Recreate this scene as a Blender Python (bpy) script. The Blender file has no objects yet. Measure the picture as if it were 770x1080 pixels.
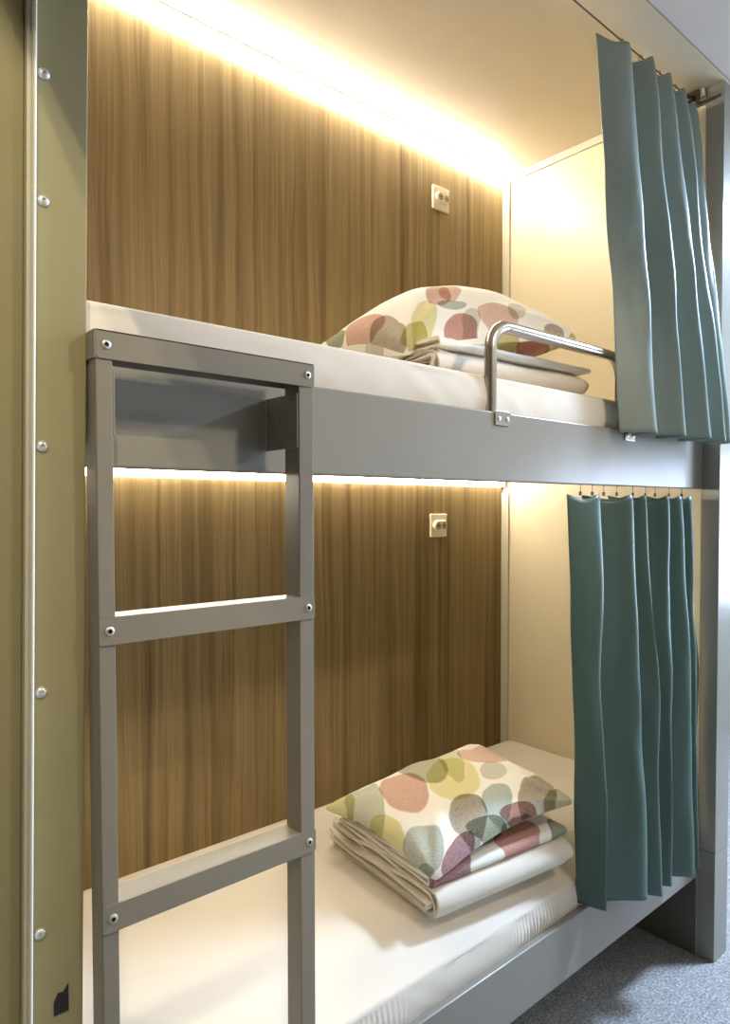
import bpy, bmesh, math, random
from mathutils import Vector, Matrix, noise
random.seed(7)
C = bpy.context.scene.collection
PI = math.pi

# ------------------------------------------------------------------ colours and materials
def lin(c):
    c = c / 255.0
    return c / 12.92 if c <= 0.04045 else ((c + 0.055) / 1.055) ** 2.4
def rgb(r, g, b):
    return (lin(r), lin(g), lin(b), 1.0)

def new_mat(name):
    m = bpy.data.materials.new(name)
    m.use_nodes = True
    nt = m.node_tree
    return m, nt, nt.nodes['Principled BSDF']

def nd(nt, t, **kw):
    n = nt.nodes.new(t)
    for k, v in kw.items():
        setattr(n, k, v)
    return n

def obj_coord(nt, scale=(1, 1, 1)):
    tc = nd(nt, 'ShaderNodeTexCoord')
    mp = nd(nt, 'ShaderNodeMapping')
    mp.inputs['Scale'].default_value = scale
    nt.links.new(tc.outputs['Object'], mp.inputs['Vector'])
    return mp.outputs['Vector']

def noise_tex(nt, vec, scale, detail=3, rough=0.5, dist=0.0):
    n = nd(nt, 'ShaderNodeTexNoise')
    n.inputs['Scale'].default_value = scale
    n.inputs['Detail'].default_value = detail
    n.inputs['Roughness'].default_value = rough
    n.inputs['Distortion'].default_value = dist
    nt.links.new(vec, n.inputs['Vector'])
    return n

def ramp(nt, fac, stops):
    r = nd(nt, 'ShaderNodeValToRGB')
    cr = r.color_ramp
    while len(cr.elements) < len(stops):
        cr.elements.new(0.5)
    for e, (p, c) in zip(cr.elements, stops):
        e.position = p
        e.color = c
    nt.links.new(fac, r.inputs['Fac'])
    return r

def bump(nt, bs, fac, strength=0.2, dist=0.002):
    b = nd(nt, 'ShaderNodeBump')
    b.inputs['Strength'].default_value = strength
    b.inputs['Distance'].default_value = dist
    nt.links.new(fac, b.inputs['Height'])
    nt.links.new(b.outputs['Normal'], bs.inputs['Normal'])

def paint(name, col, rough=0.4, metal=0.0, var=0.05, spec=0.5, bumpy=0.0):
    """painted or plain surface with a faint procedural mottling"""
    m, nt, bs = new_mat(name)
    v = obj_coord(nt)
    n = noise_tex(nt, v, 9, 4)
    a = tuple(c * (1 - var) for c in col[:3]) + (1,)
    b = tuple(min(1, c * (1 + var)) for c in col[:3]) + (1,)
    r = ramp(nt, n.outputs['Fac'], [(0.3, a), (0.7, b)])
    nt.links.new(r.outputs['Color'], bs.inputs['Base Color'])
    bs.inputs['Roughness'].default_value = rough
    bs.inputs['Metallic'].default_value = metal
    bs.inputs['Specular IOR Level'].default_value = spec
    if bumpy:
        f = noise_tex(nt, v, 450, 2)
        bump(nt, bs, f.outputs['Fac'], bumpy, 0.001)
    return m

def emit(name, col, strength):
    m, nt, bs = new_mat(name)
    bs.inputs['Base Color'].default_value = (0.8, 0.8, 0.8, 1)
    bs.inputs['Emission Color'].default_value = col
    bs.inputs['Emission Strength'].default_value = strength
    return m

def wood_mat():
    m, nt, bs = new_mat('walnut_laminate')
    tc = nd(nt, 'ShaderNodeTexCoord')
    # slow sideways warp of the grain so the bands taper and swirl
    wv = nd(nt, 'ShaderNodeMapping'); wv.inputs['Scale'].default_value = (8.0, 1, 1.6)
    nt.links.new(tc.outputs['Object'], wv.inputs['Vector'])
    warp = noise_tex(nt, wv.outputs['Vector'], 1.0, 2)
    sub = nd(nt, 'ShaderNodeMath', operation='SUBTRACT'); sub.inputs[1].default_value = 0.5
    nt.links.new(warp.outputs['Fac'], sub.inputs[0])
    mul = nd(nt, 'ShaderNodeMath', operation='MULTIPLY'); mul.inputs[1].default_value = 0.034
    nt.links.new(sub.outputs[0], mul.inputs[0])
    cx = nd(nt, 'ShaderNodeCombineXYZ')
    nt.links.new(mul.outputs[0], cx.inputs['X'])
    add = nd(nt, 'ShaderNodeVectorMath', operation='ADD')
    nt.links.new(tc.outputs['Object'], add.inputs[0]); nt.links.new(cx.outputs[0], add.inputs[1])
    def layer(sx, sz, detail, rough=0.55):
        mp = nd(nt, 'ShaderNodeMapping'); mp.inputs['Scale'].default_value = (sx, 1, sz)
        nt.links.new(add.outputs[0], mp.inputs['Vector'])
        return noise_tex(nt, mp.outputs['Vector'], 1.0, detail, rough)
    broad = layer(26, 0.45, 4)
    mid = layer(48, 0.55, 5, 0.6)
    fine = layer(330, 3.5, 3)
    r1 = ramp(nt, broad.outputs['Fac'], [(0.28, rgb(118, 100, 69)), (0.42, rgb(143, 123, 87)), (0.52, rgb(154, 133, 96)), (0.60, rgb(135, 115, 80)), (0.75, rgb(113, 95, 64))])
    r2 = ramp(nt, mid.outputs['Fac'], [(0.28, (0.62, 0.59, 0.55, 1)), (0.38, (0.86, 0.85, 0.83, 1)), (0.48, (0.98, 0.98, 0.97, 1)), (0.70, (1.08, 1.08, 1.08, 1))])
    r3 = ramp(nt, fine.outputs['Fac'], [(0.34, (0.66, 0.64, 0.60, 1)), (0.52, (1, 1, 1, 1))])
    m1 = nd(nt, 'ShaderNodeMixRGB', blend_type='MULTIPLY'); m1.inputs[0].default_value = 0.9
    nt.links.new(r1.outputs[0], m1.inputs[1]); nt.links.new(r2.outputs[0], m1.inputs[2])
    m2 = nd(nt, 'ShaderNodeMixRGB', blend_type='MULTIPLY'); m2.inputs[0].default_value = 0.55
    nt.links.new(m1.outputs[0], m2.inputs[1]); nt.links.new(r3.outputs[0], m2.inputs[2])
    nt.links.new(m2.outputs[0], bs.inputs['Base Color'])
    bs.inputs['Roughness'].default_value = 0.5
    bs.inputs['Specular IOR Level'].default_value = 0.2
    bump(nt, bs, fine.outputs['Fac'], 0.15, 0.001)
    return m

def cloth(name, col, var=0.06, weave=900, rough=0.9, sheen=0.2, bumpy=0.15, spec=0.2):
    m, nt, bs = new_mat(name)
    v = obj_coord(nt)
    n = noise_tex(nt, v, 5, 4)
    a = tuple(c * (1 - var) for c in col[:3]) + (1,)
    b = tuple(min(1, c * (1 + var)) for c in col[:3]) + (1,)
    r = ramp(nt, n.outputs['Fac'], [(0.3, a), (0.7, b)])
    nt.links.new(r.outputs['Color'], bs.inputs['Base Color'])
    bs.inputs['Roughness'].default_value = rough
    bs.inputs['Sheen Weight'].default_value = sheen
    bs.inputs['Specular IOR Level'].default_value = spec
    f = noise_tex(nt, v, weave, 2)
    bump(nt, bs, f.outputs['Fac'], bumpy, 0.001)
    return m

def print_mat(name, base, discs, plane):
    """white cotton printed with overlapping stippled ovals; discs: (centre, axis1, axis2, colour, hatch) in metres on plane XY or XZ"""
    m, nt, bs = new_mat(name)
    tc = nd(nt, 'ShaderNodeTexCoord')
    wob = noise_tex(nt, tc.outputs['Object'], 9, 2)
    ws = nd(nt, 'ShaderNodeVectorMath', operation='SUBTRACT'); ws.inputs[1].default_value = (0.5, 0.5, 0.5)
    nt.links.new(wob.outputs['Color'], ws.inputs[0])
    wm = nd(nt, 'ShaderNodeVectorMath', operation='SCALE'); wm.inputs['Scale'].default_value = 0.05 if plane == 'UV' else 0.02
    nt.links.new(ws.outputs[0], wm.inputs[0])
    wa = nd(nt, 'ShaderNodeVectorMath', operation='ADD')
    nt.links.new(tc.outputs['UV' if plane == 'UV' else 'Object'], wa.inputs[0]); nt.links.new(wm.outputs[0], wa.inputs[1])
    stip = noise_tex(nt, tc.outputs['Object'], 260, 2, 0.7)
    dots = nd(nt, 'ShaderNodeTexVoronoi'); dots.inputs['Scale'].default_value = 240
    nt.links.new(tc.outputs['Object'], dots.inputs['Vector'])
    st1 = ramp(nt, stip.outputs['Fac'], [(0.35, (0.55, 0.55, 0.55, 1)), (0.62, (1, 1, 1, 1))])
    st2 = ramp(nt, dots.outputs['Distance'], [(0.22, (0.42, 0.42, 0.42, 1)), (0.42, (1, 1, 1, 1))])
    cur = None
    for (c, a1, a2, col, hatch) in discs:
        # a1, a2: half-axis vectors of the oval; invert to unit-disc coordinates
        det = a1[0] * a2[1] - a1[1] * a2[0]
        r1 = (a2[1] / det, -a2[0] / det)
        r2 = (-a1[1] / det, a1[0] / det)
        def v3(p):
            return (p[0], p[1], 0)
        sb = nd(nt, 'ShaderNodeVectorMath', operation='SUBTRACT'); sb.inputs[1].default_value = v3(c)
        nt.links.new(wa.outputs[0], sb.inputs[0])
        comb = nd(nt, 'ShaderNodeCombineXYZ')
        for k, rr in enumerate((r1, r2)):
            dt = nd(nt, 'ShaderNodeVectorMath', operation='DOT_PRODUCT'); dt.inputs[1].default_value = v3(rr)
            nt.links.new(sb.outputs[0], dt.inputs[0])
            nt.links.new(dt.outputs['Value'], comb.inputs[k])
        ln = nd(nt, 'ShaderNodeVectorMath', operation='LENGTH')
        nt.links.new(comb.outputs[0], ln.inputs[0])
        mr = nd(nt, 'ShaderNodeMapRange')
        mr.inputs['From Min'].default_value = 1.03; mr.inputs['From Max'].default_value = 0.97
        nt.links.new(ln.outputs['Value'], mr.inputs['Value'])
        tint = nd(nt, 'ShaderNodeMixRGB', blend_type='MULTIPLY'); tint.inputs[0].default_value = hatch
        tint.inputs[1].default_value = col
        nt.links.new((st2 if hatch > 0.5 else st1).outputs[0], tint.inputs[2])
        mx = nd(nt, 'ShaderNodeMixRGB', blend_type='MULTIPLY')
        nt.links.new(mr.outputs[0], mx.inputs[0])
        if cur is None:
            mx.inputs[1].default_value = base
        else:
            nt.links.new(cur, mx.inputs[1])
        nt.links.new(tint.outputs[0], mx.inputs[2])
        cur = mx.outputs[0]
    nt.links.new(cur, bs.inputs['Base Color'])
    bs.inputs['Roughness'].default_value = 0.85
    bs.inputs['Specular IOR Level'].default_value = 0.2
    f = noise_tex(nt, tc.outputs['Object'], 800, 2)
    bump(nt, bs, f.outputs['Fac'], 0.12, 0.001)
    return m

def carpet_mat():
    m, nt, bs = new_mat('speckled_carpet')
    v = obj_coord(nt)
    n = noise_tex(nt, v, 130, 5, 0.8)
    n2 = noise_tex(nt, v, 30, 3)
    r = ramp(nt, n.outputs['Fac'], [(0.30, rgb(92, 92, 92)), (0.5, rgb(158, 156, 154)), (0.68, rgb(226, 222, 216))])
    r2 = ramp(nt, n2.outputs['Fac'], [(0.3, (0.8, 0.8, 0.8, 1)), (0.7, (1, 1, 1, 1))])
    mx = nd(nt, 'ShaderNodeMixRGB', blend_type='MULTIPLY'); mx.inputs[0].default_value = 1
    nt.links.new(r.outputs[0], mx.inputs[1]); nt.links.new(r2.outputs[0], mx.inputs[2])
    nt.links.new(mx.outputs[0], bs.inputs['Base Color'])
    bs.inputs['Roughness'].default_value = 1.0
    bs.inputs['Specular IOR Level'].default_value = 0.1
    bump(nt, bs, n.outputs['Fac'], 0.6, 0.006)
    return m

M = dict(
    wood=wood_mat(),
    cream=paint('cream_laminate', rgb(226, 212, 182), 0.35, var=0.015),
    ceil=paint('cream_ceiling_board', rgb(214, 200, 176), 0.4, var=0.02),
    room=paint('white_room_ceiling', rgb(224, 214, 208), 0.8, var=0.02),
    wallp=paint('pale_wall_paint', rgb(168, 158, 140), 0.8, var=0.03),
    metal=paint('grey_powder_coat', rgb(144, 139, 129), 0.22, var=0.02, spec=0.5, bumpy=0.03),
    ladder=paint('grey_ladder_enamel', rgb(132, 124, 110), 0.36, var=0.02, spec=0.5, bumpy=0.03),
    olive=paint('warm_lit_panel_metal', rgb(146, 136, 98), 0.45, var=0.02, bumpy=0.03),  # beige-grey metal with the warm light cast put into its colour
    trim=paint('pale_grey_trim', rgb(206, 200, 180), 0.4, var=0.02),
    edge=paint('off_white_edge_trim', rgb(250, 250, 244), 0.35, var=0.02),
    chrome=paint('brushed_steel', rgb(186, 174, 158), 0.27, metal=1.0, var=0.03),
    rivet=paint('zinc_rivet', rgb(205, 202, 192), 0.35, metal=0.6, var=0.03),
    dark=paint('dark_recess', rgb(28, 25, 22), 0.7, var=0.1),
    under=paint('grey_brown_panel', rgb(98, 90, 80), 0.5, var=0.03),
    rod=paint('dark_bronze_rod', rgb(82, 72, 60), 0.4, metal=0.6, var=0.05),
    socket=paint('ivory_socket_plastic', rgb(238, 228, 205), 0.35, var=0.01),
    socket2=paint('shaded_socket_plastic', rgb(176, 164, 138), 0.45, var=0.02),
    sheet=cloth('white_cotton_sheet', rgb(222, 212, 197), 0.03),
    linen=cloth('cream_folded_cotton', rgb(228, 219, 202), 0.03),
    greyl=cloth('grey_beige_cotton', rgb(240, 232, 217), 0.05),
    curtA=cloth('daylit_curtain_fabric', rgb(136, 149, 140), 0.05, sheen=0.0, rough=0.42, spec=0.55),  # teal-grey cloth, lighter and greyer with daylight put into the colour
    curtB=cloth('warm_lit_curtain_fabric', rgb(80, 104, 95), 0.05, sheen=0.0, rough=0.42, spec=0.55),  # same cloth, greener with the warm bunk light put into the colour
    carpet=carpet_mat(),
    led=emit('led_diffuser', (1.0, 0.91, 0.74, 1), 72.0),
    led2=emit('led_diffuser_dimmer', (1.0, 0.91, 0.74, 1), 40.0),
    alu=paint('cream_led_profile', rgb(214, 204, 176), 0.4, var=0.02),
    day=emit('daylight_window_pane', (0.62, 0.76, 1.0, 1), 15.0),
    lampw=emit('ceiling_lamp_diffuser', (1.0, 0.93, 0.80, 1), 14.0),
)

# ------------------------------------------------------------------ mesh helpers
def new_bm():
    return bmesh.new()

def box(bm, x0, x1, y0, y1, z0, z1, bev=0.0, seg=2):
    vs = [bm.verts.new((x, y, z)) for x in (x0, x1) for y in (y0, y1) for z in (z0, z1)]
    f = [(0, 1, 3, 2), (4, 6, 7, 5), (0, 4, 5, 1), (2, 3, 7, 6), (0, 2, 6, 4), (1, 5, 7, 3)]
    fs = [bm.faces.new([vs[i] for i in q]) for q in f]
    if bev > 0:
        es = list({e for q in fs for e in q.edges})
        bmesh.ops.bevel(bm, geom=es, offset=bev, segments=seg, affect='EDGES', profile=0.5)
    return bm

def obj(name, bm, mat, parent=None, smooth=True, soft=False):
    if not (soft and name == 'pillow'):
        bmesh.ops.recalc_face_normals(bm, faces=bm.faces[:])
    me = bpy.data.meshes.new(name)
    bm.to_mesh(me); bm.free()
    for m in (mat if isinstance(mat, (list, tuple)) else [mat]):
        me.materials.append(m)
    if smooth:
        for p in me.polygons:
            p.use_smooth = True
        try:
            me.set_sharp_from_angle(angle=math.radians(38))
        except Exception:
            pass
    o = bpy.data.objects.new(name, me)
    C.objects.link(o)
    if smooth and not soft:
        wn = o.modifiers.new('face_normals', 'WEIGHTED_NORMAL'); wn.keep_sharp = True; wn.weight = 100
    if parent is not None:
        o.parent = parent
        o.matrix_parent_inverse = world_of(parent).inverted()
    return o

def world_of(o):
    w = Matrix.LocRotScale(o.location, o.rotation_euler, o.scale)
    if o.parent:
        w = world_of(o.parent) @ o.matrix_parent_inverse @ w
    return w

def thing(name, label, cat, loc, group=None):
    o = bpy.data.objects.new(name, None)
    C.objects.link(o)
    o.empty_display_size = 0.05
    o.location = loc
    tag(o, label, cat, group)
    return o

def tag(o, label, cat, group=None):
    o['label'] = label; o['category'] = cat
    if group:
        o['group'] = group
    return o

def struct(name, bm, mat, smooth=True):
    o = obj(name, bm, mat, None, smooth)
    o['kind'] = 'structure'
    return o

def dup(o, delta, parent):
    """copy of a part (world-coordinate mesh) moved by delta under another parent"""
    c = o.copy(); C.objects.link(c)
    c.parent = parent
    c.matrix_parent_inverse = world_of(parent).inverted()
    c.location = Vector(o.location) + Vector(delta)
    return c

def loop_skin(bm, loops, close_loop=True, cap=True):
    """skin a list of loops (lists of points)"""
    L = [[bm.verts.new(p) for p in lp] for lp in loops]
    n = len(L[0])
    for a, b in zip(L, L[1:]):
        for i in range(n if close_loop else n - 1):
            j = (i + 1) % n
            bm.faces.new((a[i], a[j], b[j], b[i]))
    if cap and close_loop:
        bm.faces.new(L[0]); bm.faces.new(list(reversed(L[-1])))
    return L

def tube(bm, pts, r, n=14, cap=True):
    pts = [Vector(p) for p in pts]
    loops = []
    up = None
    for i, p in enumerate(pts):
        t = (pts[min(i + 1, len(pts) - 1)] - pts[max(i - 1, 0)]).normalized()
        if up is None:
            up = Vector((0, 1, 0)) if abs(t.y) < 0.9 else Vector((1, 0, 0))
        s = t.cross(up).normalized(); up = s.cross(t).normalized()
        loops.append([p + s * math.cos(2 * PI * k / n) * r + up * math.sin(2 * PI * k / n) * r for k in range(n)])
    loop_skin(bm, loops, True, cap)

def lathe(bm, profile, centre, axis, n=18):
    """profile: (radius, height) pairs revolved around axis through centre"""
    c = Vector(centre); a = Vector(axis).normalized()
    s = a.orthogonal().normalized(); t = a.cross(s)
    loops = [[c + a * h + (s * math.cos(2 * PI * k / n) + t * math.sin(2 * PI * k / n)) * max(r, 1e-5) for k in range(n)] for r, h in profile]
    loop_skin(bm, loops, True, True)

def prof_extrude(bm, pts, x0, x1):
    loop_skin(bm, [[(x, y, z) for y, z in pts] for x in (x0, x1)], True, True)

def rounded(path, rad, seg=5):
    """polyline path with rounded inner corners (2D)"""
    out = [Vector(path[0])]
    for a, b, c in zip(path, path[1:], path[2:]):
        a, b, c = Vector(a), Vector(b), Vector(c)
        d1 = (a - b).normalized(); d2 = (c - b).normalized()
        p, q = b + d1 * rad, b + d2 * rad
        for k in range(seg + 1):
            t = k / seg
            out.append(p * (1 - t) ** 2 + b * 2 * t * (1 - t) + q * t * t)
    out.append(Vector(path[-1]))
    return out

def nz(x, y, z, s=1.0):
    return noise.noise(Vector((x * s, y * s, z * s)))

# ------------------------------------------------------------------ key dimensions (metres, floor z = 0, camera at x = y = 0)
YR = 0.942            # front of the side rails
YW = 1.715            # wood wall
XE = 2.164            # end panel
ZC = 2.680            # ceiling
ZB = 1.464            # underside of upper rail

# ------------------------------------------------------------------ setting
bm = new_bm(); box(bm, -1.6, 4.7, -1.7, 1.80, -0.05, 0.0); struct('floor', bm, M['carpet'], False)
bm = new_bm(); box(bm, -0.6, 2.30, YW, YW + 0.04, 0.0, 2.72); struct('wall_back', bm, M['wood'], False)
bm = new_bm(); box(bm, XE, XE + 0.03, 0.945, YW, 0.0, ZC, 0.001); struct('wall_right', bm, M['cream'], False)
bm = new_bm(); box(bm, -0.6, 2.30, 0.885, YW + 0.04, ZC, ZC + 0.03, 0.001); struct('ceiling', bm, M['ceil'], False)
bm = new_bm(); box(bm, -1.6, 4.7, -1.7, 0.882, ZC + 0.002, ZC + 0.05); struct('ceiling_aisle', bm, M['room'], False)
bm = new_bm(); box(bm, 2.30, 4.7, 0.882, 1.80, ZC + 0.002, ZC + 0.05); struct('ceiling_side', bm, M['room'], False)
bm = new_bm(); box(bm, -1.6, 4.7, -1.75, -1.7, 0.0, ZC + 0.05); struct('wall_front', bm, M['wallp'], False)
bm = new_bm(); box(bm, -1.65, -1.6, -1.7, 1.80, 0.0, ZC + 0.05); struct('wall_left', bm, M['wallp'], False)
bm = new_bm(); box(bm, 2.30, 4.7, YW + 0.04, YW + 0.09, 0.0, ZC + 0.05); struct('wall_side', bm, M['wallp'], False)
# far wall with the window at the end of the aisle
bm = new_bm()
box(bm, 4.70, 4.78, -1.75, 1.80, 0.0, 0.80); box(bm, 4.70, 4.78, -1.75, 1.80, 1.75, ZC + 0.05)
box(bm, 4.70, 4.78, -1.75, -1.35, 0.80, 1.75); box(bm, 4.70, 4.78, 0.55, 1.80, 0.80, 1.75)
struct('wall_far', bm, M['wallp'], False)
bm = new_bm()
for a, b in ((-1.35, -1.29), (-0.50, -0.32), (0.49, 0.55)):
    box(bm, 4.69, 4.76, a, b, 0.80, 1.75, 0.004)
box(bm, 4.69, 4.76, -1.35, 0.55, 1.69, 1.75, 0.004); box(bm, 4.60, 4.76, -1.40, 0.60, 0.78, 0.82, 0.006)
w1 = struct('window_1', bm, M['edge'])
bm = new_bm(); box(bm, 4.74, 4.75, -1.34, 0.54, 0.82, 1.70); obj('pane', bm, M['day'], w1, False)

# profile strips round the end panel of each bunk
bm = new_bm(); box(bm, XE - 0.010, XE, YW - 0.034, YW, 1.605, ZC - 0.026, 0.002); struct('trim_1', bm, M['trim'])
bm = new_bm(); box(bm, XE - 0.010, XE, 0.945, YW, ZC - 0.026, ZC, 0.002); struct('trim_2', bm, M['trim'])
bm = new_bm(); box(bm, XE - 0.010, XE, YW - 0.034, YW, 0.395, ZB, 0.002); struct('trim_3', bm, M['trim'])
# neighbouring cubicle panel and its edge strip at the far left
bm = new_bm(); box(bm, -0.55, 0.2180, 0.872, 0.90, 0.0, ZC, 0.002)
TILT = 0.018
def lean(bm):
    for v in bm.verts:
        v.co.x += TILT * (v.co.z - 1.41)
lean(bm)
struct('wall_cubicle', bm, M['olive'])
bm = new_bm(); box(bm, 0.2185, 0.2232, 0.862, 0.905, 0.0, ZC, 0.0010); lean(bm); struct('trim_4', bm, M['trim'])
bm = new_bm(); box(bm, 0.2234, 0.2268, 0.852, 0.905, 0.0, ZC, 0.0018, 3); lean(bm); struct('trim_5', bm, M['edge'])

# ------------------------------------------------------------------ bunk bed
bed = thing('bunk_bed', 'grey steel bunk bed with two tiers along the walnut panelled wall', 'bunk bed', (1.2, 1.3, 0))
# left post (leans a touch, as in the photo), face towards the aisle
bm = new_bm(); box(bm, 0.2272, 0.2920, 0.878, 0.940, 0.0, ZC, 0.003); lean(bm)
pl = obj('corner_post', bm, M['olive'], bed); pl['label'] = 'grey left corner post, coloured as under warm light, with round head screws'
def screw_bm(c, axis, r=0.0070):
    b = new_bm()
    lathe(b, [(r, 0), (r, 0.0015), (r * 0.86, 0.0034), (r * 0.5, 0.0046), (r * 0.30, 0.0046), (r * 0.26, 0.0026), (0, 0.0026)], c, axis)
    return b
for z in (2.225, 1.919, 1.771 + 0.0, 1.482, 1.189, 0.898, 0.600, 0.300):
    if z > 2:
        continue
    x = 0.2425 + TILT * (z - 1.41) - 0.002
    obj('screw', screw_bm((x, 0.8782, z), (0, -1, 0)), M['rivet'], pl)
# dark punched slot near the bottom of the frame
bm = new_bm(); 
sl = [(0.246, 0.79), (0.263, 0.79), (0.263, 0.823), (0.257, 0.815), (0.251, 0.816), (0.246, 0.806)]
loop_skin(bm, [[(x - 0.0, y, z) for x, z in sl] for y in (0.8765, 0.879)], True, True)
obj('slot', bm, M['dark'], pl, False)
# right post
bm = new_bm()
box(bm, 2.1626, 2.2558, 0.890, 0.944, 0.3415, ZC, 0.002); box(bm, 2.1626, 2.2558, 0.890, 0.944, 0.0, 0.3405, 0.002)
obj('corner_post', bm, M['metal'], bed)
# rails: folded steel channels, rounded front edges
def rail(z0, z1):
    b = new_bm()
    x0, x1 = 0.30, 2.1620
    front = rounded([(YR + 0.040, z1), (YR, z1), (YR, z0), (YR + 0.030, z0)], 0.004, 4)
    inner = [Vector((p.x + 0.002 if p.x < YR + 0.02 else p.x, min(max(p.y, z0 + 0.002), z1 - 0.002))) for p in front]
    prof = [(p.x, p.y) for p in front] + [(p.x, p.y) for p in reversed(inner)]
    loop_skin(b, [[(x, y, z) for y, z in prof] for x in (x0, x1)], True, True)
    return b
ru = obj('side_rail', rail(ZB, 1.612), M['metal'], bed)
rl = obj('side_rail', rail(0.251, 0.395), M['metal'], bed)
bm = new_bm(); box(bm, -0.02, XE - 0.001, 0.985, YW - 0.002, 1.527, 1.600, 0.002)
bb = obj('bed_base', bm, M['cream'], bed); bb['label'] = 'cream board under the upper bunk'
bm = new_bm(); box(bm, -0.02, XE - 0.001, 0.975, YW - 0.002, 0.262, 0.385, 0.002)
obj('bed_base', bm, M['cream'], bed)
bm = new_bm(); box(bm, XE - 0.006, XE - 0.0004, 0.946, YW - 0.001, 0.0005, 0.384, 0.001)
ep = obj('end_panel', bm, M['under'], bed); ep['label'] = 'dark grey-brown panel below the lower bunk'
# guard rail of the upper bunk
gy, xa, xb, zt, br = 0.958, 1.165, 1.700, 1.802, 0.055
pts = [(xa, gy, 1.595)]
for k in range(9):
    a = PI - PI / 2 * k / 8
    pts.append((xa + br + br * math.cos(a), gy, zt - br + br * math.sin(a)))
for k in range(9):
    a = PI / 2 - PI / 2 * k / 8
    pts.append((xb - br + br * math.cos(a), gy, zt - br + br * math.sin(a)))
pts.append((xb, gy, 1.595))
bm = new_bm(); tube(bm, pts, 0.0135, 18)
gr = obj('guard_rail', bm, M['chrome'], bed); gr['label'] = 'brushed steel tube guard rail'
for x in (xa, xb):
    bm = new_bm(); box(bm, x - 0.006, x + 0.045, YR - 0.004, YR - 0.0005, 1.584, 1.614, 0.001)
    mp = obj('mounting_plate', bm, M['chrome'], gr)
    bm = new_bm()
    for dx in (0.006, 0.034):
        lathe(bm, [(0.005, 0), (0.0045, 0.0018), (0.0015, 0.0026), (0, 0.0026)], (x + dx, YR - 0.0038, 1.598), (0, -1, 0), 12)
    obj('bolt', bm, M['rivet'], gr)

# ------------------------------------------------------------------ ladder
lad = thing('bunk_ladder', 'grey steel ladder bracketed to the bunk rail with riveted flat rungs', 'ladder', (0.46, 0.875, 0))
LX0, LX1, LY0, LY1 = 0.2972, 0.6221, 0.8544, 0.8933
for a, b in ((LX0, 0.3182), (0.5954, LX1)):
    bm = new_bm(); box(bm, a, b, LY0, LY1, 0.0, 1.620, 0.002)
    obj('upright', bm, M['ladder'], lad)
def rivet(x, z, parent):
    b = new_bm()
    lathe(b, [(0.0060, 0), (0.0058, 0.0012), (0.0046, 0.0022), (0.0028, 0.0024), (0.0022, 0.0004), (0, 0.0004)], (x, LY0 - 0.0018, z), (0, -1, 0))
    o = obj('rivet', b, [M['rivet'], M['dark']], parent)
    for p in o.data.polygons:
        if math.hypot(p.center.x - x, p.center.z - z) < 0.0026:
            p.material_index = 1
    return o
def rung(z1, top=False):
    b = new_bm()
    z0 = z1 - 0.0345
    t = 0.002
    # front plate with rounded end tabs laid over the uprights
    cr = 0.004
    lp = []
    for cx, cz, a0 in ((LX1 - cr, z0 + cr, -PI / 2), (LX1 - cr, z1 - cr, 0), (LX0 + cr, z1 - cr, PI / 2), (LX0 + cr, z0 + cr, PI)):
        for k in range(4):
            a = a0 + PI / 2 * k / 3
            lp.append((cx + cr * math.cos(a), cz + cr * math.sin(a)))
    loop_skin(b, [[(x, y, z) for x, z in lp] for y in (LY0 - t, LY0 - 0.0002)], True, True)
    # tread (folded back between the uprights, or over them for the top bar)
    xa_, xb_ = (LX0, LX1) if top else (0.3184, 0.5952)
    r = 0.004
    prof = [(LY0 - t, z1 - r)]
    for k in range(6):
        a = PI - PI / 2 * k / 5
        prof.append((LY0 - t + r + r * math.cos(a), z1 - r + r * math.sin(a)))
    prof += [(LY1, z1), (LY1, z1 - t), (LY0 + 0.003, z1 - t), (LY0 - 0.0005, z1 - r)]
    if not top:
        prof_extrude(b, prof, xa_, xb_)
        box(b, xa_, xb_, LY1 - 0.002, LY1, z0 + 0.008, z1 - 0.001)
    else:
        box(b, xa_, xb_, LY0 - t, LY1 + 0.001, z1 - t, z1 + 0.0005, 0.0006)
        box(b, 0.3184, 0.5952, LY1 - 0.002, LY1, z0, z1 - 0.002)
        box(b, xa_ - 0.0022, xa_ - 0.0002, LY0 - t, LY1 + 0.001, z0, z1, 0.0006)
    o = obj('rung', b, M['ladder'], lad)
    rivet(LX0 + 0.0125, (z0 + z1) / 2, o); rivet(LX1 - 0.0125, (z0 + z1) / 2, o)
    return o
rung(1.6252, True)
for z in (1.2738, 0.9138, 0.554, 0.194):
    rung(z)
for x0, x1, s in ((0.3184, 0.3210, 1), (0.5926, 0.5952, -1)):
    bm = new_bm(); box(bm, x0, x1, 0.856, YR - 0.0005, 1.498, 1.580, 0.0008)
    br_ = obj('bracket', bm, M['ladder'], lad)
    if s < 0:
        for (y, z) in ((0.905, 1.5395), (0.873, 1.512), (0.870, 1.571)):
            obj('screw', screw_bm((x0 + 0.0003, y, z), (-1, 0, 0), 0.0042), M['ladder'], br_)

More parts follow.
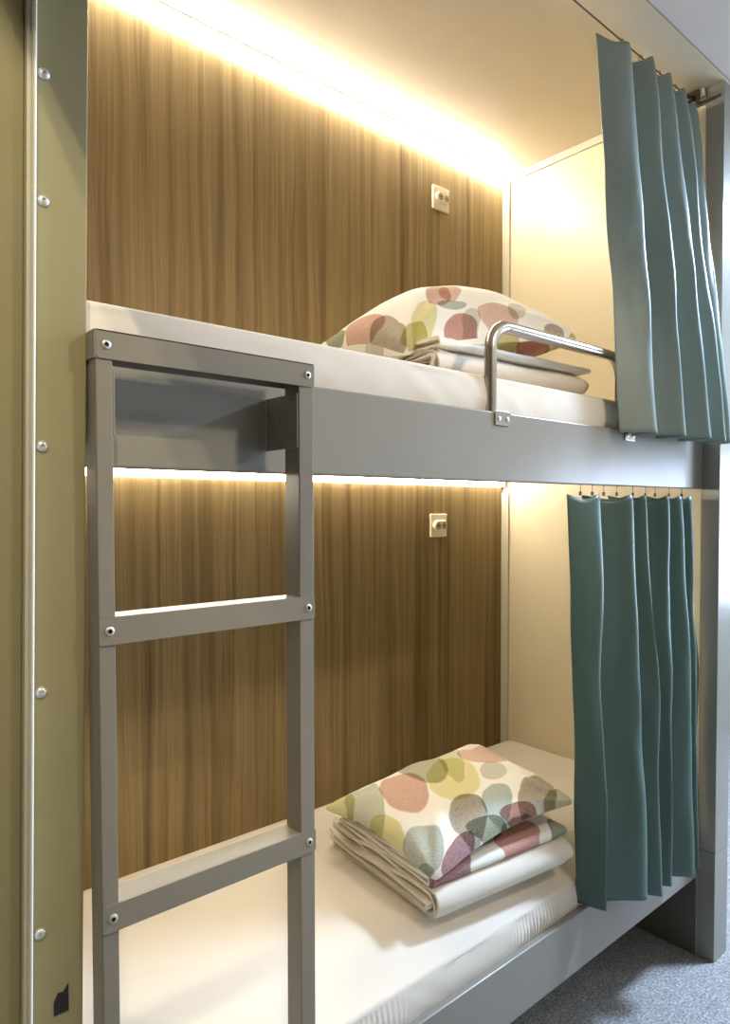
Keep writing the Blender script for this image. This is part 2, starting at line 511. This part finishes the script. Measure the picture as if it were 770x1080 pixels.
# ------------------------------------------------------------------ LED strips
def led_strip(zt, zb, label, mat):
    t = thing('led_strip_light', label, 'LED strip light', (1.1, YW, zb), 'warm LED strips in the bunks')
    w = 0.5 * (zt - zb) + 0.002
    b = new_bm()      # slim profile: lip on the ceiling, lip on the wall, back
    x0, x1 = 0.0, XE - 0.011
    box(b, x0, x1, YW - w - 0.005, YW - w, zt - 0.0035, zt - 0.0005)
    box(b, x1 - 0.003, x1, YW - w, YW - 0.0008, zb, zt - 0.0005)
    obj('housing', b, M['alu'], t, False)
    b = new_bm()
    n = 6
    prof = []
    for k in range(n + 1):
        a = PI / 2 * k / n
        prof.append((YW - 0.001 - (w - 0.0005) * (0.5 * math.sin(a) + 0.5 * k / n), zb + (zt - zb - 0.001) * (0.5 * (1 - math.cos(a)) + 0.5 * k / n)))
    prof.append((YW - 0.001, zt - 0.001))
    loop_skin(b, [[(x, y, z) for y, z in prof] for x in (x0 + 0.001, x1 - 0.0035)])
    obj('diffuser', b, mat, t, False)
    return t
led_strip(ZC, 2.638, 'glowing LED strip along the ceiling above the upper bunk', M['led'])
led_strip(1.5265, 1.487, 'glowing LED strip under the upper tier, above the lower bunk', M['led2'])

# ------------------------------------------------------------------ wall sockets
def socket(x, z, label, seed):
    t = thing('wall_socket', label, 'wall socket', (x, YW, z), 'double wall sockets on the wood panel')
    b = new_bm(); box(b, x - 0.041, x + 0.041, YW - 0.010, YW - 0.0003, z - 0.041, z + 0.041, 0.003, 3)
    obj('plate', b, M['socket'], t)
    b = new_bm()
    def stadium(w, r, y):
        pts = []
        for k in range(11):
            a = -PI / 2 + PI * k / 10
            pts.append((x + w + r * math.cos(a), y, z + r * math.sin(a)))
        for k in range(11):
            a = PI / 2 + PI * k / 10
            pts.append((x - w + r * math.cos(a), y, z + r * math.sin(a)))
        return pts
    loop_skin(b, [stadium(0.0135, 0.0195, YW - 0.0095), stadium(0.0135, 0.0185, YW - 0.019), stadium(0.0135, 0.0170, YW - 0.0215)])
    boss = obj('outlet_block', b, M['socket'], t)
    for dx in (-0.0150, 0.0150):
        b = new_bm(); lathe(b, [(0.0125, 0.0), (0.0125, 0.0006), (0, 0.0006)], (x + dx, YW - 0.0214, z), (0, -1, 0), 20)
        obj('outlet_face', b, M['socket2'], boss, False)
        b = new_bm()
        for q in (-1, 1):
            lathe(b, [(0.0026, 0.0), (0.0026, 0.0005), (0, 0.0005)], (x + dx + q * 0.0036, YW - 0.0220, z + 0.0), (0, -1, 0), 10)
        obj('pin_hole', b, M['dark'], boss, False)
    return t
socket(1.803, 2.498, 'ivory double wall socket near the LED strip, over the upper pillow', 1)
socket(1.793, 1.343, 'ivory double wall socket on the wood panel above the lower pillow', 2)

# ------------------------------------------------------------------ mattresses under fitted sheets
def sstep(a, b, x):
    t = max(0.0, min(1.0, (x - a) / (b - a)))
    return t * t * (3 - 2 * t)

def mattress(x0, x1, y0, y1, zb, zf, zc, label, seed, ruffle, crease):
    bm = new_bm()
    nx, r = (560 if ruffle else 150), 0.011
    loops = []
    for i in range(nx + 1):
        x = x0 + (x1 - x0) * i / nx
        endd = min(x - x0, x1 - x)
        sh = sstep(0.0, 0.05, endd)
        lp = []
        def top(y):
            d = min(y - y0, (y1 - y) * 1.5)
            base = zf + (zc - zf) * sstep(0.0, 0.13, d)
            return base - 0.030 * (1 - sh) * 1.0
        ys = []
        # front face up
        for k in range(9):
            z = zb + (top(y0) - r - zb) * k / 8
            f = (k / 8)
            w = 0.0030 * nz(x * 5 + seed, z * 14, seed, 1.0) + 0.0022 * nz(x * 17 + z * 26, seed, z * 5)
            cr = nz(x * 6.5 - z * 9 + seed, z * 3, seed * 2)
            w += 0.0050 * crease * max(0.0, 1 - abs(cr) / 0.16) * (0.4 + 0.6 * abs(nz(x * 2.1, seed, 5))) * math.sin(PI * f)
            rf = ruffle * math.sin(x * 2 * PI / 0.0125 + 3 * nz(x, 0, seed, 9)) * max(0, nz(x, seed, 1, 6.0) + 0.15) * (1 - 0.75 * f)
            lp.append((x, y0 + w + rf - 0.006 * math.sin(PI * f), z))
        for k in range(1, 8):
            a = PI - PI / 2 * k / 7
            lp.append((x, y0 + r + r * math.cos(a), top(y0) - r + r * math.sin(a)))
        for k in range(1, 26):
            y = y0 + r + (y1 - y0 - 2 * r) * k / 25
            lp.append((x, y, top(y) + 0.0025 * nz(x * 3, y * 3, seed)))
        for k in range(1, 8):
            a = PI / 2 - PI / 2 * k / 7
            lp.append((x, y1 - r + r * math.cos(a), top(y1) - r + r * math.sin(a)))
        for k in range(1, 5):
            lp.append((x, y1, top(y1) - r + (zb - top(y1) + r) * k / 4))
        loops.append(lp)
    loop_skin(bm, loops, True, True)
    o = obj('mattress', bm, M['sheet'], soft=True)
    tag(o, label, 'mattress', 'mattresses in white fitted sheets')
    return o
mattress(0.0, XE - 0.012, 0.962, YW - 0.004, 0.386, 0.468, 0.520, 'lower bunk mattress in a white fitted sheet with a ruffled edge', 3.1, 0.0050, 0.25)
mattress(0.0, XE - 0.012, 0.963, YW - 0.004, 1.601, 1.692, 1.700, 'upper bunk mattress in a white fitted sheet behind the guard rail', 8.7, 0.0, 1.0)

# ------------------------------------------------------------------ printed cotton
INK = {k: rgb(*v) for k, v in dict(
    rose=(221, 186, 175), sage=(209, 215, 199), greygreen=(191, 191, 175), yellow=(234, 229, 180), palegreen=(222, 225, 199),
    pink=(229, 199, 191), charcoal=(175, 169, 159), bluegrey=(193, 201, 195), olive=(215, 211, 162), taupe=(188, 179, 165),
    mauve=(182, 147, 155), aqua=(195, 209, 206), brick=(186, 144, 134), moss=(166, 168, 152), mossd=(142, 147, 134),
    palegrey=(219, 219, 212), rosed=(211, 163, 156)).items()}
LOW_PRINT = [
    ((0.233, 0.584), (0.0251, -0.1908), (-0.1234, -0.1190), INK['rose'], 0.35),
    ((0.073, 0.710), (0.0128, -0.1660), (-0.1259, -0.1926), INK['sage'], 0.35),
    ((0.444, 0.742), (0.0615, -0.1706), (-0.1085, -0.1900), INK['greygreen'], 0.3),
    ((0.477, 0.478), (0.0947, -0.1238), (-0.1238, -0.1770), INK['yellow'], 0.15),
    ((0.642, 0.798), (-0.0534, -0.2708), (-0.1747, -0.3033), INK['palegreen'], 0.15),
    ((0.781, 0.611), (0.1068, -0.1295), (-0.1054, -0.1293), INK['pink'], 0.2),
    ((0.335, 0.149), (0.0447, -0.1123), (-0.1120, -0.1170), INK['charcoal'], 0.8),
    ((0.063, 0.170), (0.0782, -0.0808), (-0.0601, -0.1163), INK['bluegrey'], 0.6),
    ((0.011, 0.420), (0.0377, -0.0822), (-0.0386, -0.1233), INK['yellow'], 0.15),
    ((0.050, 0.945), (0.0620, -0.0514), (-0.1035, -0.2550), INK['olive'], 0.2),
    ((-0.013, 0.644), (0.0014, -0.1710), (-0.0187, 0.0045), INK['taupe'], 0.7),
    ((0.178, 0.013), (0.0393, -0.0388), (-0.1111, -0.0273), INK['mauve'], 0.7),
    ((0.528, 0.137), (0.0908, -0.0260), (-0.0758, -0.1323), INK['aqua'], 0.4),
    ((0.773, 0.085), (0.1326, -0.0016), (-0.1166, -0.1562), INK['taupe'], 0.7),
    ((0.592, 0.020), (0.1065, -0.0309), (-0.0258, -0.0356), INK['brick'], 0.6),
    ((0.868, 0.016), (0.1046, -0.0109), (-0.1006, -0.1118), INK['greygreen'], 0.4),
    ((0.382, 0.034), (0.1129, -0.0419), (-0.0286, -0.0407), INK['moss'], 0.6),
    ((0.978, 0.365), (0.0869, -0.0479), (-0.1006, -0.0897), INK['yellow'], 0.1),
    ((0.648, -0.016), (0.2019, -0.0153), (-0.0035, -0.0229), INK['moss'], 0.5),
    ((0.686, 0.376), (0.0569, -0.0448), (-0.0576, -0.0719), INK['palegrey'], 0.2),
    ((0.909, -0.094), (0.1125, -0.0079), (-0.0318, -0.0465), INK['mossd'], 0.3),
    ((-0.000, 0.100), (0.0309, -0.0695), (-0.0180, -0.0210), INK['aqua'], 0.3),
]
BAND_PRINT = [
    ((1.114, 1.027), (0.0682, 0.0039), (-0.0282, -0.0488), INK['mauve'], 0.7),
    ((1.247, 1.070), (0.0722, -0.0247), (-0.0281, -0.0297), INK['moss'], 0.6),
    ((1.343, 1.018), (0.0641, -0.0167), (-0.0495, -0.0487), INK['rosed'], 0.6),
    ((1.476, 0.987), (0.0215, -0.0188), (-0.0531, -0.0357), INK['moss'], 0.4),
]
UP_PRINT = [
    ((0.301, 0.237), (0.0496, -0.0364), (-0.0574, -0.1049), INK['rose'], 0.4),
    ((0.365, 0.252), (0.0452, -0.0242), (-0.0476, -0.0859), INK['pink'], 0.4),
    ((0.328, 0.137), (0.0802, -0.0047), (-0.0179, -0.0351), INK['bluegrey'], 0.3),
    ((0.022, 0.226), (0.0270, -0.1563), (-0.0441, -0.1409), INK['taupe'], 0.55),
    ((0.030, 0.499), (0.0263, -0.1437), (-0.0278, -0.1045), INK['rose'], 0.3),
    ((0.150, 0.081), (0.0385, -0.0499), (-0.0777, -0.1069), INK['yellow'], 0.25),
    ((0.080, 0.038), (0.0556, -0.0433), (-0.0253, -0.0556), INK['olive'], 0.25),
    ((0.329, 0.019), (0.0892, -0.0070), (-0.0236, -0.0569), INK['rosed'], 0.45),
    ((0.549, 0.061), (0.0867, -0.0471), (-0.0571, -0.0708), INK['pink'], 0.35),
    ((0.394, 0.040), (0.0453, -0.0127), (-0.0407, -0.0655), INK['palegrey'], 0.2),
    ((3.890, 0.282), (0.0949, -0.0240), (0.2003, 0.2778), INK['rosed'], 0.4),
    ((4.146, 0.409), (0.0715, -0.0241), (0.2139, 0.2770), INK['olive'], 0.3),
    ((0.829, -0.005), (0.0579, -0.0103), (-0.0286, -0.0300), INK['taupe'], 0.7),
    ((0.973, -0.006), (0.0694, 0.0054), (-0.0231, -0.0263), INK['olive'], 0.4),
    ((3.603, 0.070), (0.0990, 0.0556), (0.1605, 0.3110), INK['olive'], 0.25),
    ((0.021, 0.768), (0.0008, -0.0811), (-0.0245, -0.0658), INK['moss'], 0.3),
    ((3.000, 0.346), (-0.0036, -0.1126), (0.0307, 0.0617), INK['palegrey'], 0.2),
    ((0.678, 0.113), (0.0407, -0.0206), (-0.0584, -0.0860), INK['palegrey'], 0.2),
]

COTTON = rgb(242, 237, 226)
M['print_low'] = print_mat('oval_print_cotton', COTTON, LOW_PRINT, 'UV')
M['print_band'] = print_mat('oval_print_cotton_folded', COTTON, BAND_PRINT, 'XY')
M['print_up'] = print_mat('oval_print_cotton_side', COTTON, UP_PRINT, 'UV')

# ------------------------------------------------------------------ pillows
def pillow(Fc, Rc, Lc, Bc, top_h, bot_h, label, mat, seed, sag=None, peak=None):
    """soft cushion with pointed corners: front, right, left and back corner points; top and bottom fullness"""
    Fc, Rc, Lc, Bc = map(Vector, (Fc, Rc, Lc, Bc))
    n = 56
    bm = new_bm()
    def mid(u, v):
        p = Fc * (1 - u) * (1 - v) + Rc * u * (1 - v) + Lc * (1 - u) * v + Bc * u * v
        c = (Fc + Rc + Lc + Bc) / 4
        # edges pulled inwards between the corners
        eu, ev = 4 * u * (1 - u), 4 * v * (1 - v)
        du = (Rc - Fc); dv = (Lc - Fc)
        p += dv * (0.055 * eu * ((1 - v) ** 4 - v ** 4)) + du * (0.05 * ev * ((1 - u) ** 4 - u ** 4))
        blunt = (abs(2 * u - 1) ** 7) * (abs(2 * v - 1) ** 7)
        p += (c - p) * 0.07 * blunt
        if sag:
            p.z += sag(u, v)
        return p
    def fullness(u, v):
        a = 1 - (2 * u - 1) ** 2; b = 1 - (2 * v - 1) ** 2
        return (max(a, 0) ** 0.45) * (max(b, 0) ** 0.45)
    def pt(u, v, side):
        p = mid(u, v)
        f = fullness(u, v)
        h = (top_h if side > 0 else -bot_h) * f
        if peak and side > 0:
            h += peak(u, v)
        w = 0.016 * nz(u * 2.3 + seed, v * 2.3, side) + 0.008 * nz(u * 6 + seed, v * 5, side * 2)
        # creases running in from the corners
        for (cu, cv) in ((0, 0), (1, 0), (0, 1), (1, 1)):
            d = math.hypot(u - cu, v - cv); ang = math.atan2(abs(v - cv), abs(u - cu) + 1e-6)
            w += 0.0055 * math.sin(ang * 11 + seed * 3 + cu * 2 + cv) * math.exp(-((d - 0.22) / 0.16) ** 2)
        p.z += h + w * min(1.0, f * 1.6)
        return p
    T = {}; UVS = {}; UNDER = set()
    for i in range(n + 1):
        for j in range(n + 1):
            u, v = i / n, j / n
            u2 = 0.5 - 0.5 * math.cos(PI * u) * 1.0; v2 = 0.5 - 0.5 * math.cos(PI * v)
            u2 = 0.5 * u + 0.5 * u2; v2 = 0.5 * v + 0.5 * v2
            T[i, j, 1] = bm.verts.new(pt(u2, v2, 1)); UVS[T[i, j, 1]] = (u2, v2)
            if 0 < i < n and 0 < j < n:
                T[i, j, -1] = bm.verts.new(pt(u2, v2, -1)); UVS[T[i, j, -1]] = (u2, v2); UNDER.add(T[i, j, -1])
            else:
                T[i, j, -1] = T[i, j, 1]
    for s in (1, -1):
        for i in range(n):
            for j in range(n):
                q = [T[i, j, s], T[i + 1, j, s], T[i + 1, j + 1, s], T[i, j + 1, s]]
                if s < 0:
                    q.reverse()
                try:
                    bm.faces.new(q)
                except ValueError:
                    pass
    uvl = bm.loops.layers.uv.new('UVMap')
    for f in bm.faces:
        for lp in f.loops:
            lp[uvl].uv = UVS[lp.vert]
        if min(l.vert in UNDER for l in f.loops) or any(l.vert in UNDER for l in f.loops):
            for lp in f.loops:
                lp[uvl].uv = (lp[uvl].uv[0] + 3.0, lp[uvl].uv[1])
    o = obj('pillow', bm, mat, soft=True)
    tag(o, label, 'pillow', 'pillows in oval-print cases')
    return o

# ------------------------------------------------------------------ folded bedding (nested U folds, fold edge towards the aisle)
def folded(bm, origin, ang, length, depth, z0, height, layers, th, seed, ragged, yoff=0.0, xoff=0.0):
    ca, sa = math.cos(ang), math.sin(ang)
    for q in range(layers):
        R_ = height / 2 - q * (height / 2 - th) / max(layers, 1) * 0.98
        R_ = max(R_, th * 0.9)
        zc = z0 + height / 2
        y_f = yoff + height / 2
        path = []
        m = 16
        for k in range(m + 1):
            path.append((yoff + depth - (depth - height / 2) * k / m, 1, 0))
        for k in range(1, 12):
            a = PI / 2 + PI * k / 12
            path.append((y_f + R_ * math.cos(a), math.sin(a), 0))
        for k in range(m + 1):
            path.append((yoff + height / 2 + (depth - height / 2) * k / m, -1, 0))
        path = [(y, c) for y, c, _ in path]
        nx = 40
        x_start = xoff + (0.0 if q == 0 else ragged * (0.5 + 0.5 * math.sin(seed * 5 + q * 2.3)) * (1 if q % 2 else -0.4))
        x_end = xoff + length - (0.0 if q == 0 else 0.012 * q)
        loops = []
        for i in range(nx + 1):
            x = x_start + (x_end - x_start) * i / nx
            edge = math.exp(-((x - x_start) / 0.05) ** 2)
            rend = math.exp(-((x_end - x) / 0.02) ** 2)
            outer, inner = [], []
            for (y, c) in path:
                wav = 0.0040 * nz(x * 7 + seed, y * 7, q * 3.1 + c) + edge * 0.0075 * math.sin(y * 24 + q * 1.7 + seed + c)
                Re = R_ * (1 - 0.30 * rend * (1 if q == 0 else 0.5))
                zz = zc + c * Re + wav * (0.9 if c > -0.5 else 0.25)
                zz = max(zz, z0 + 0.0005)
                xx = x + 0.010 * nz(y * 5, seed, q) * edge
                outer.append((xx, y, zz))
                ci = (Re - th) / Re
                yi = y if abs(c) > 0.999 else y_f + (y - y_f) * ci
                inner.append((xx, yi, zc + (zz - zc) * ci))
            lp = outer + inner[::-1]
            loops.append([(origin[0] + ca * x - sa * y, origin[1] + sa * x + ca * y, z) for x, y, z in lp])
        loop_skin(bm, loops, True, True)

ANG = math.radians(-6.8)
OL = (1.045, 0.998)
bm = new_bm(); folded(bm, OL, ANG, 0.435, 0.43, 0.5200, 0.066, 5, 0.0065, 1.3, 0.060)
o = obj('folded_duvet', bm, M['linen']); tag(o, 'thick folded cream duvet lying directly on the lower mattress', 'duvet', 'folded duvets under the pillows')
bm = new_bm(); folded(bm, OL, ANG, 0.425, 0.40, 0.5885, 0.028, 3, 0.0055, 2.9, 0.03, 0.018, 0.006)
o = obj('folded_cover', bm, M['print_band']); tag(o, 'folded oval-print cover between the lower pillow and the cream duvet', 'duvet cover')
OU = (1.105, 1.045)
bm = new_bm(); folded(bm, OU, math.radians(-3), 0.540, 0.40, 1.7025, 0.056, 4, 0.0065, 4.4, 0.03)
o = obj('folded_duvet', bm, M['sheet']); tag(o, 'folded white duvet on the upper mattress behind the guard rail', 'duvet', 'folded duvets under the pillows')
bm = new_bm(); folded(bm, OU, math.radians(-3), 0.545, 0.40, 1.7600, 0.018, 2, 0.005, 6.2, 0.02, -0.004, -0.004)
o = obj('folded_blanket', bm, M['greyl']); tag(o, 'thin grey-beige folded blanket between the upper pillow and white duvet', 'blanket')

def sag_low(u, v):
    # draped over the folded stack: edges lifted between the drooping corners
    return 0.020 * (4 * u * (1 - u)) * (1 - v) ** 2 + 0.012 * (4 * v * (1 - v)) * (1 - u) ** 2
pillow((1.022, 0.985, 0.618), (1.512, 0.944, 0.668), (1.030, 1.410, 0.640), (1.690, 1.440, 0.652), 0.070, 0.012,
       'plump oval-print pillow on the folded stack of the lower bunk', M['print_low'], 1.7, sag_low)
def peak_up(u, v):
    return 0.010 * math.exp(-((u - 0.12) / 0.14) ** 2 - ((v - 0.5) / 0.4) ** 2) + 0.050 * math.exp(-((u - 0.30) / 0.30) ** 2 - ((v - 0.45) / 0.34) ** 2) + 0.040 * math.exp(-((u - 0.72) / 0.25) ** 2 - ((v - 0.40) / 0.35) ** 2)
pillow((1.055, 1.120, 1.745), (1.600, 1.000, 1.842), (0.990, 1.400, 1.785), (1.740, 1.420, 1.830), 0.115, 0.012,
       'plump oval-print pillow on the upper bunk, peaked behind the guard rail', M['print_up'], 5.2, lambda u, v: 0.015 * 4 * u * (1 - u) * (1 - v), peak_up)

# ------------------------------------------------------------------ curtains
def crom(P, t):
    n = len(P) - 1
    i = min(int(t), n - 1); f = t - i
    p0 = P[max(i - 1, 0)]; p1 = P[i]; p2 = P[i + 1]; p3 = P[min(i + 2, n)]
    return [0.5 * ((2 * b) + (-a + c) * f + (2 * a - 5 * b + 4 * c - d) * f * f + (-a + 3 * b - 3 * c + d) * f ** 3) for a, b, c, d in zip(p0, p1, p2, p3)]

def curtain(name, top, bot, ztop, zhem, mat, parent, seed, ease=1.0):
    """top / bot: plan control points (x, y) of the folded cloth at the heading and at the hem"""
    n = len(top) - 1
    per, rows = 7, 80
    bm = new_bm()
    V = []
    for j in range(rows + 1):
        v = j / rows
        e = v ** ease
        P = [[a[0] + (b[0] - a[0]) * e, a[1] + (b[1] - a[1]) * e] for a, b in zip(top, bot)]
        row = []
        for i in range(n * per + 1):
            t = i / per
            x, y = crom(P, t)
            k = min(int(t), n - 1); f = t - k
            zt = ztop(t / n); zb = zhem(t / n)
            soft = math.sin(PI * min(1, v * 1.0))
            x += 0.014 * nz(t * 0.35 + seed, v * 2.6, 1) * soft
            y += 0.016 * nz(t * 0.4, v * 3.0 + seed, 4) * soft + 0.004 * nz(t * 1.1, v * 7.0, seed) * soft
            z = zt + (zb - zt) * v - (0.012 * (math.sin(PI * t / 2) ** 2) * (1 - v) ** 8)
            row.append(bm.verts.new((x, y, z)))
        V.append(row)
    for a, b in zip(V, V[1:]):
        for i in range(len(a) - 1):
            bm.faces.new((a[i], a[i + 1], b[i + 1], b[i]))
    o = obj(name, bm, mat, parent, soft=True)
    md = o.modifiers.new('thickness', 'SOLIDIFY'); md.thickness = 0.0018; md.offset = 0
    return o

def folds(x0, y0, peaks, yf, yb, ret=0.016):
    P = [(x0, y0)]
    for k, xp in enumerate(peaks):
        xv, yv = P[-1]
        f = (0.42, 0.50, 0.46, 0.54, 0.44, 0.50)[k % 6]
        d = yv - yf[k]
        P.append((xv + f * (xp - xv), yf[k] + 0.40 * d))
        P.append((xv + 0.82 * (xp - xv), yf[k]))
        P.append((xp, yf[k] + 0.16 * (yb[k] - yf[k])))
        P.append((xp + ret, yb[k]))
    return P

def hook_bm(x, y, zr, zc):
    b = new_bm()
    pts = [(x, y + 0.0060 * math.sin(2 * PI * k / 14), zr + 0.0060 * math.cos(2 * PI * k / 14)) for k in range(15)]
    tube(b, pts, 0.0009, 6)
    tube(b, [(x, y, zr - 0.0060), (x, y, zc)], 0.0009, 6)
    box(b, x - 0.003, x + 0.003, y - 0.003, y + 0.003, zc - 0.010, zc, 0.001)
    return b

# upper curtain and its rod
rodU = thing('curtain_rod', 'thin dark curtain rod just below the ceiling of the upper bunk', 'curtain rod', (1.3, 0.983, 2.655))
bm = new_bm(); tube(bm, [(0.32, 0.983, 2.6555), (2.150, 0.983, 2.6555)], 0.0022, 10); obj('rod', bm, M['rod'], rodU)
bm = new_bm(); box(bm, 2.146, XE - 0.0105, 0.958, 1.008, 2.632, 2.679, 0.003); lathe(bm, [(0.010, 0), (0.010, 0.012), (0.006, 0.014), (0, 0.014)], (2.145, 0.983, 2.6555), (-1, 0, 0), 14)
obj('end_bracket', bm, M['rod'], rodU)
bm = new_bm(); tube(bm, [(2.156, 0.962, 2.640), (2.158, 0.940, 2.640), (2.158, 0.900, 2.640)], 0.004, 8); obj('stay', bm, M['rod'], rodU)
cu = thing('curtain', 'teal-grey pleated curtain of the upper bunk, coloured as daylit, drawn to the right', 'curtain', (1.9, 0.93, 1.6), 'privacy curtains on the bunks')
tp = folds(1.620, 0.990, (1.735, 1.835, 1.940, 2.040, 2.130), (0.952, 0.940, 0.942, 0.948, 0.958), (1.018, 1.020, 1.014, 1.012, 1.002), 0.012)
bt = folds(1.622, 0.915, (1.712, 1.830, 1.945, 2.045, 2.118), (0.858, 0.838, 0.822, 0.824, 0.840), (0.930, 0.926, 0.918, 0.906, 0.884), 0.006)
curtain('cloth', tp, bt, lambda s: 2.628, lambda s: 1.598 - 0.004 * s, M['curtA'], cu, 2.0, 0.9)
for k in (3, 7, 11, 15, 19):
    obj('hook', hook_bm(tp[k][0], 0.983, 2.6525, 2.640), M['rod'], cu)
# lower curtain and its rod
rodL = thing('curtain_rod', 'pale curtain rod under the upper rail, over the lower curtain', 'curtain rod', (1.3, 0.966, 1.455))
bm = new_bm(); tube(bm, [(0.32, 0.968, 1.4712), (2.120, 0.968, 1.4712), (2.140, 0.964, 1.4712), (2.150, 0.958, 1.4712)], 0.004, 10); obj('rod', bm, M['trim'], rodL)
bm = new_bm(); box(bm, 2.140, XE - 0.0005, 0.950, 0.984, 1.464, 1.4785, 0.002); obj('end_bracket', bm, M['trim'], rodL)
cl = thing('curtain', 'teal-grey pleated curtain of the lower bunk, coloured as warm-lit, drawn beside the lower pillow', 'curtain', (1.8, 0.93, 0.4), 'privacy curtains on the bunks')
tp = folds(1.470, 0.968, (1.575, 1.705, 1.785, 1.905, 2.000, 2.085), (0.936, 0.918, 0.926, 0.918, 0.928, 0.938), (0.998, 1.000, 0.996, 0.994, 0.990, 0.986), 0.010)
bt = folds(1.510, 0.958, (1.535, 1.700, 1.780, 1.850, 1.955, 1.990), (0.890, 0.864, 0.866, 0.874, 0.858, 0.864), (0.938, 0.938, 0.937, 0.936, 0.937, 0.936), 0.004)
tp.append((2.118, 0.962)); bt.append((2.140, 0.930))
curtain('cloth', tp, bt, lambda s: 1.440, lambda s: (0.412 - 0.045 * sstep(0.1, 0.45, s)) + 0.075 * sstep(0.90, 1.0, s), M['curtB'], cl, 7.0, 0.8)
for x in (1.53, 1.585, 1.64, 1.705, 1.79, 1.86, 1.915, 2.00, 2.08):
    obj('hook', hook_bm(x, 0.968, 1.4700, 1.448), M['rod'], cl)

# ------------------------------------------------------------------ light
def area(name, loc, target, size, power, col, size_y=None):
    l = bpy.data.lights.new(name, 'AREA')
    l.energy = power; l.color = col; l.size = size
    if size_y:
        l.shape = 'RECTANGLE'; l.size_y = size_y
    o = bpy.data.objects.new(name, l); C.objects.link(o)
    o.location = loc
    o.rotation_euler = (Vector(target) - Vector(loc)).to_track_quat('-Z', 'Y').to_euler()
    return o
def spot(name, loc, target, power, col, deg, blend, size):
    l = bpy.data.lights.new(name, 'SPOT')
    l.energy = power; l.color = col; l.spot_size = math.radians(deg); l.spot_blend = blend; l.shadow_soft_size = size
    o = bpy.data.objects.new(name, l); C.objects.link(o)
    o.location = loc
    o.rotation_euler = (Vector(target) - Vector(loc)).to_track_quat('-Z', 'Y').to_euler()
spot('aisle_spotlight', (1.40, -0.42, 2.50), (1.00, 0.94, 1.50), 68, (1.0, 0.87, 0.70), 66, 1.0, 0.08)
# two small warm ceiling lamps beside an added unseen beam that blocks them
spot('ceiling_lamp', (-0.15, -0.30, 2.65), (-0.16, 0.875, 1.30), 46, (1.0, 0.88, 0.62), 50, 0.25, 0.008)
spot('ceiling_lamp', (-0.08, -0.36, 2.60), (-0.14, 0.875, 1.30), 30, (1.0, 0.88, 0.62), 50, 0.25, 0.008)
area('aisle_fill_light', (3.0, 0.35, 2.62), (3.0, 0.2, 0.0), 0.3, 160, (0.53, 0.72, 1.0))  # added cool fill to brighten curtains, rails and floor
bm = new_bm(); box(bm, 0.135, 0.38, -1.70, 0.840, 2.13, ZC, 0.002); struct('shade_beam', bm, M['wallp'])  # unseen beam added to cast the diagonal shadow on the left post
w = bpy.data.worlds.new('World'); bpy.context.scene.world = w
w.use_nodes = True
w.node_tree.nodes['Background'].inputs[0].default_value = (0.7, 0.8, 1.0, 1)
w.node_tree.nodes['Background'].inputs[1].default_value = 0.3

# ------------------------------------------------------------------ camera
cam = bpy.data.cameras.new('camera'); co = bpy.data.objects.new('camera', cam); C.objects.link(co)
yaw, pitch, roll = math.radians(41.0205), math.radians(-1.5944), math.radians(-0.0797)
fwd = Vector((math.sin(yaw) * math.cos(pitch), math.cos(yaw) * math.cos(pitch), math.sin(pitch)))
rt = Vector((math.cos(yaw), -math.sin(yaw), 0)); up = rt.cross(fwd)
r2 = rt * math.cos(roll) + up * math.sin(roll); u2 = up * math.cos(roll) - rt * math.sin(roll)
mw = Matrix((r2, u2, -fwd)).transposed().to_4x4()
mw.translation = Vector((0, 0, 1.4094))
co.matrix_world = mw
cam.sensor_fit = 'VERTICAL'; cam.sensor_height = 36.0
cam.lens = 727.6157 * 36.0 / 1080.0
cam.shift_x = -(394.28 - 385.0) / 1080.0
cam.shift_y = (554.9855 - 540.0) / 1080.0
cam.clip_start = 0.01
sc = bpy.context.scene
sc.camera = co
sc.view_settings.view_transform = 'Standard'
sc.view_settings.look = 'None'
sc.view_settings.gamma = 1.0
sc.view_settings.use_curve_mapping = False
sc.view_settings.exposure = 0.0
sc.cycles.use_denoising = True
sc.cycles.max_bounces = 10
sc.cycles.diffuse_bounces = 6
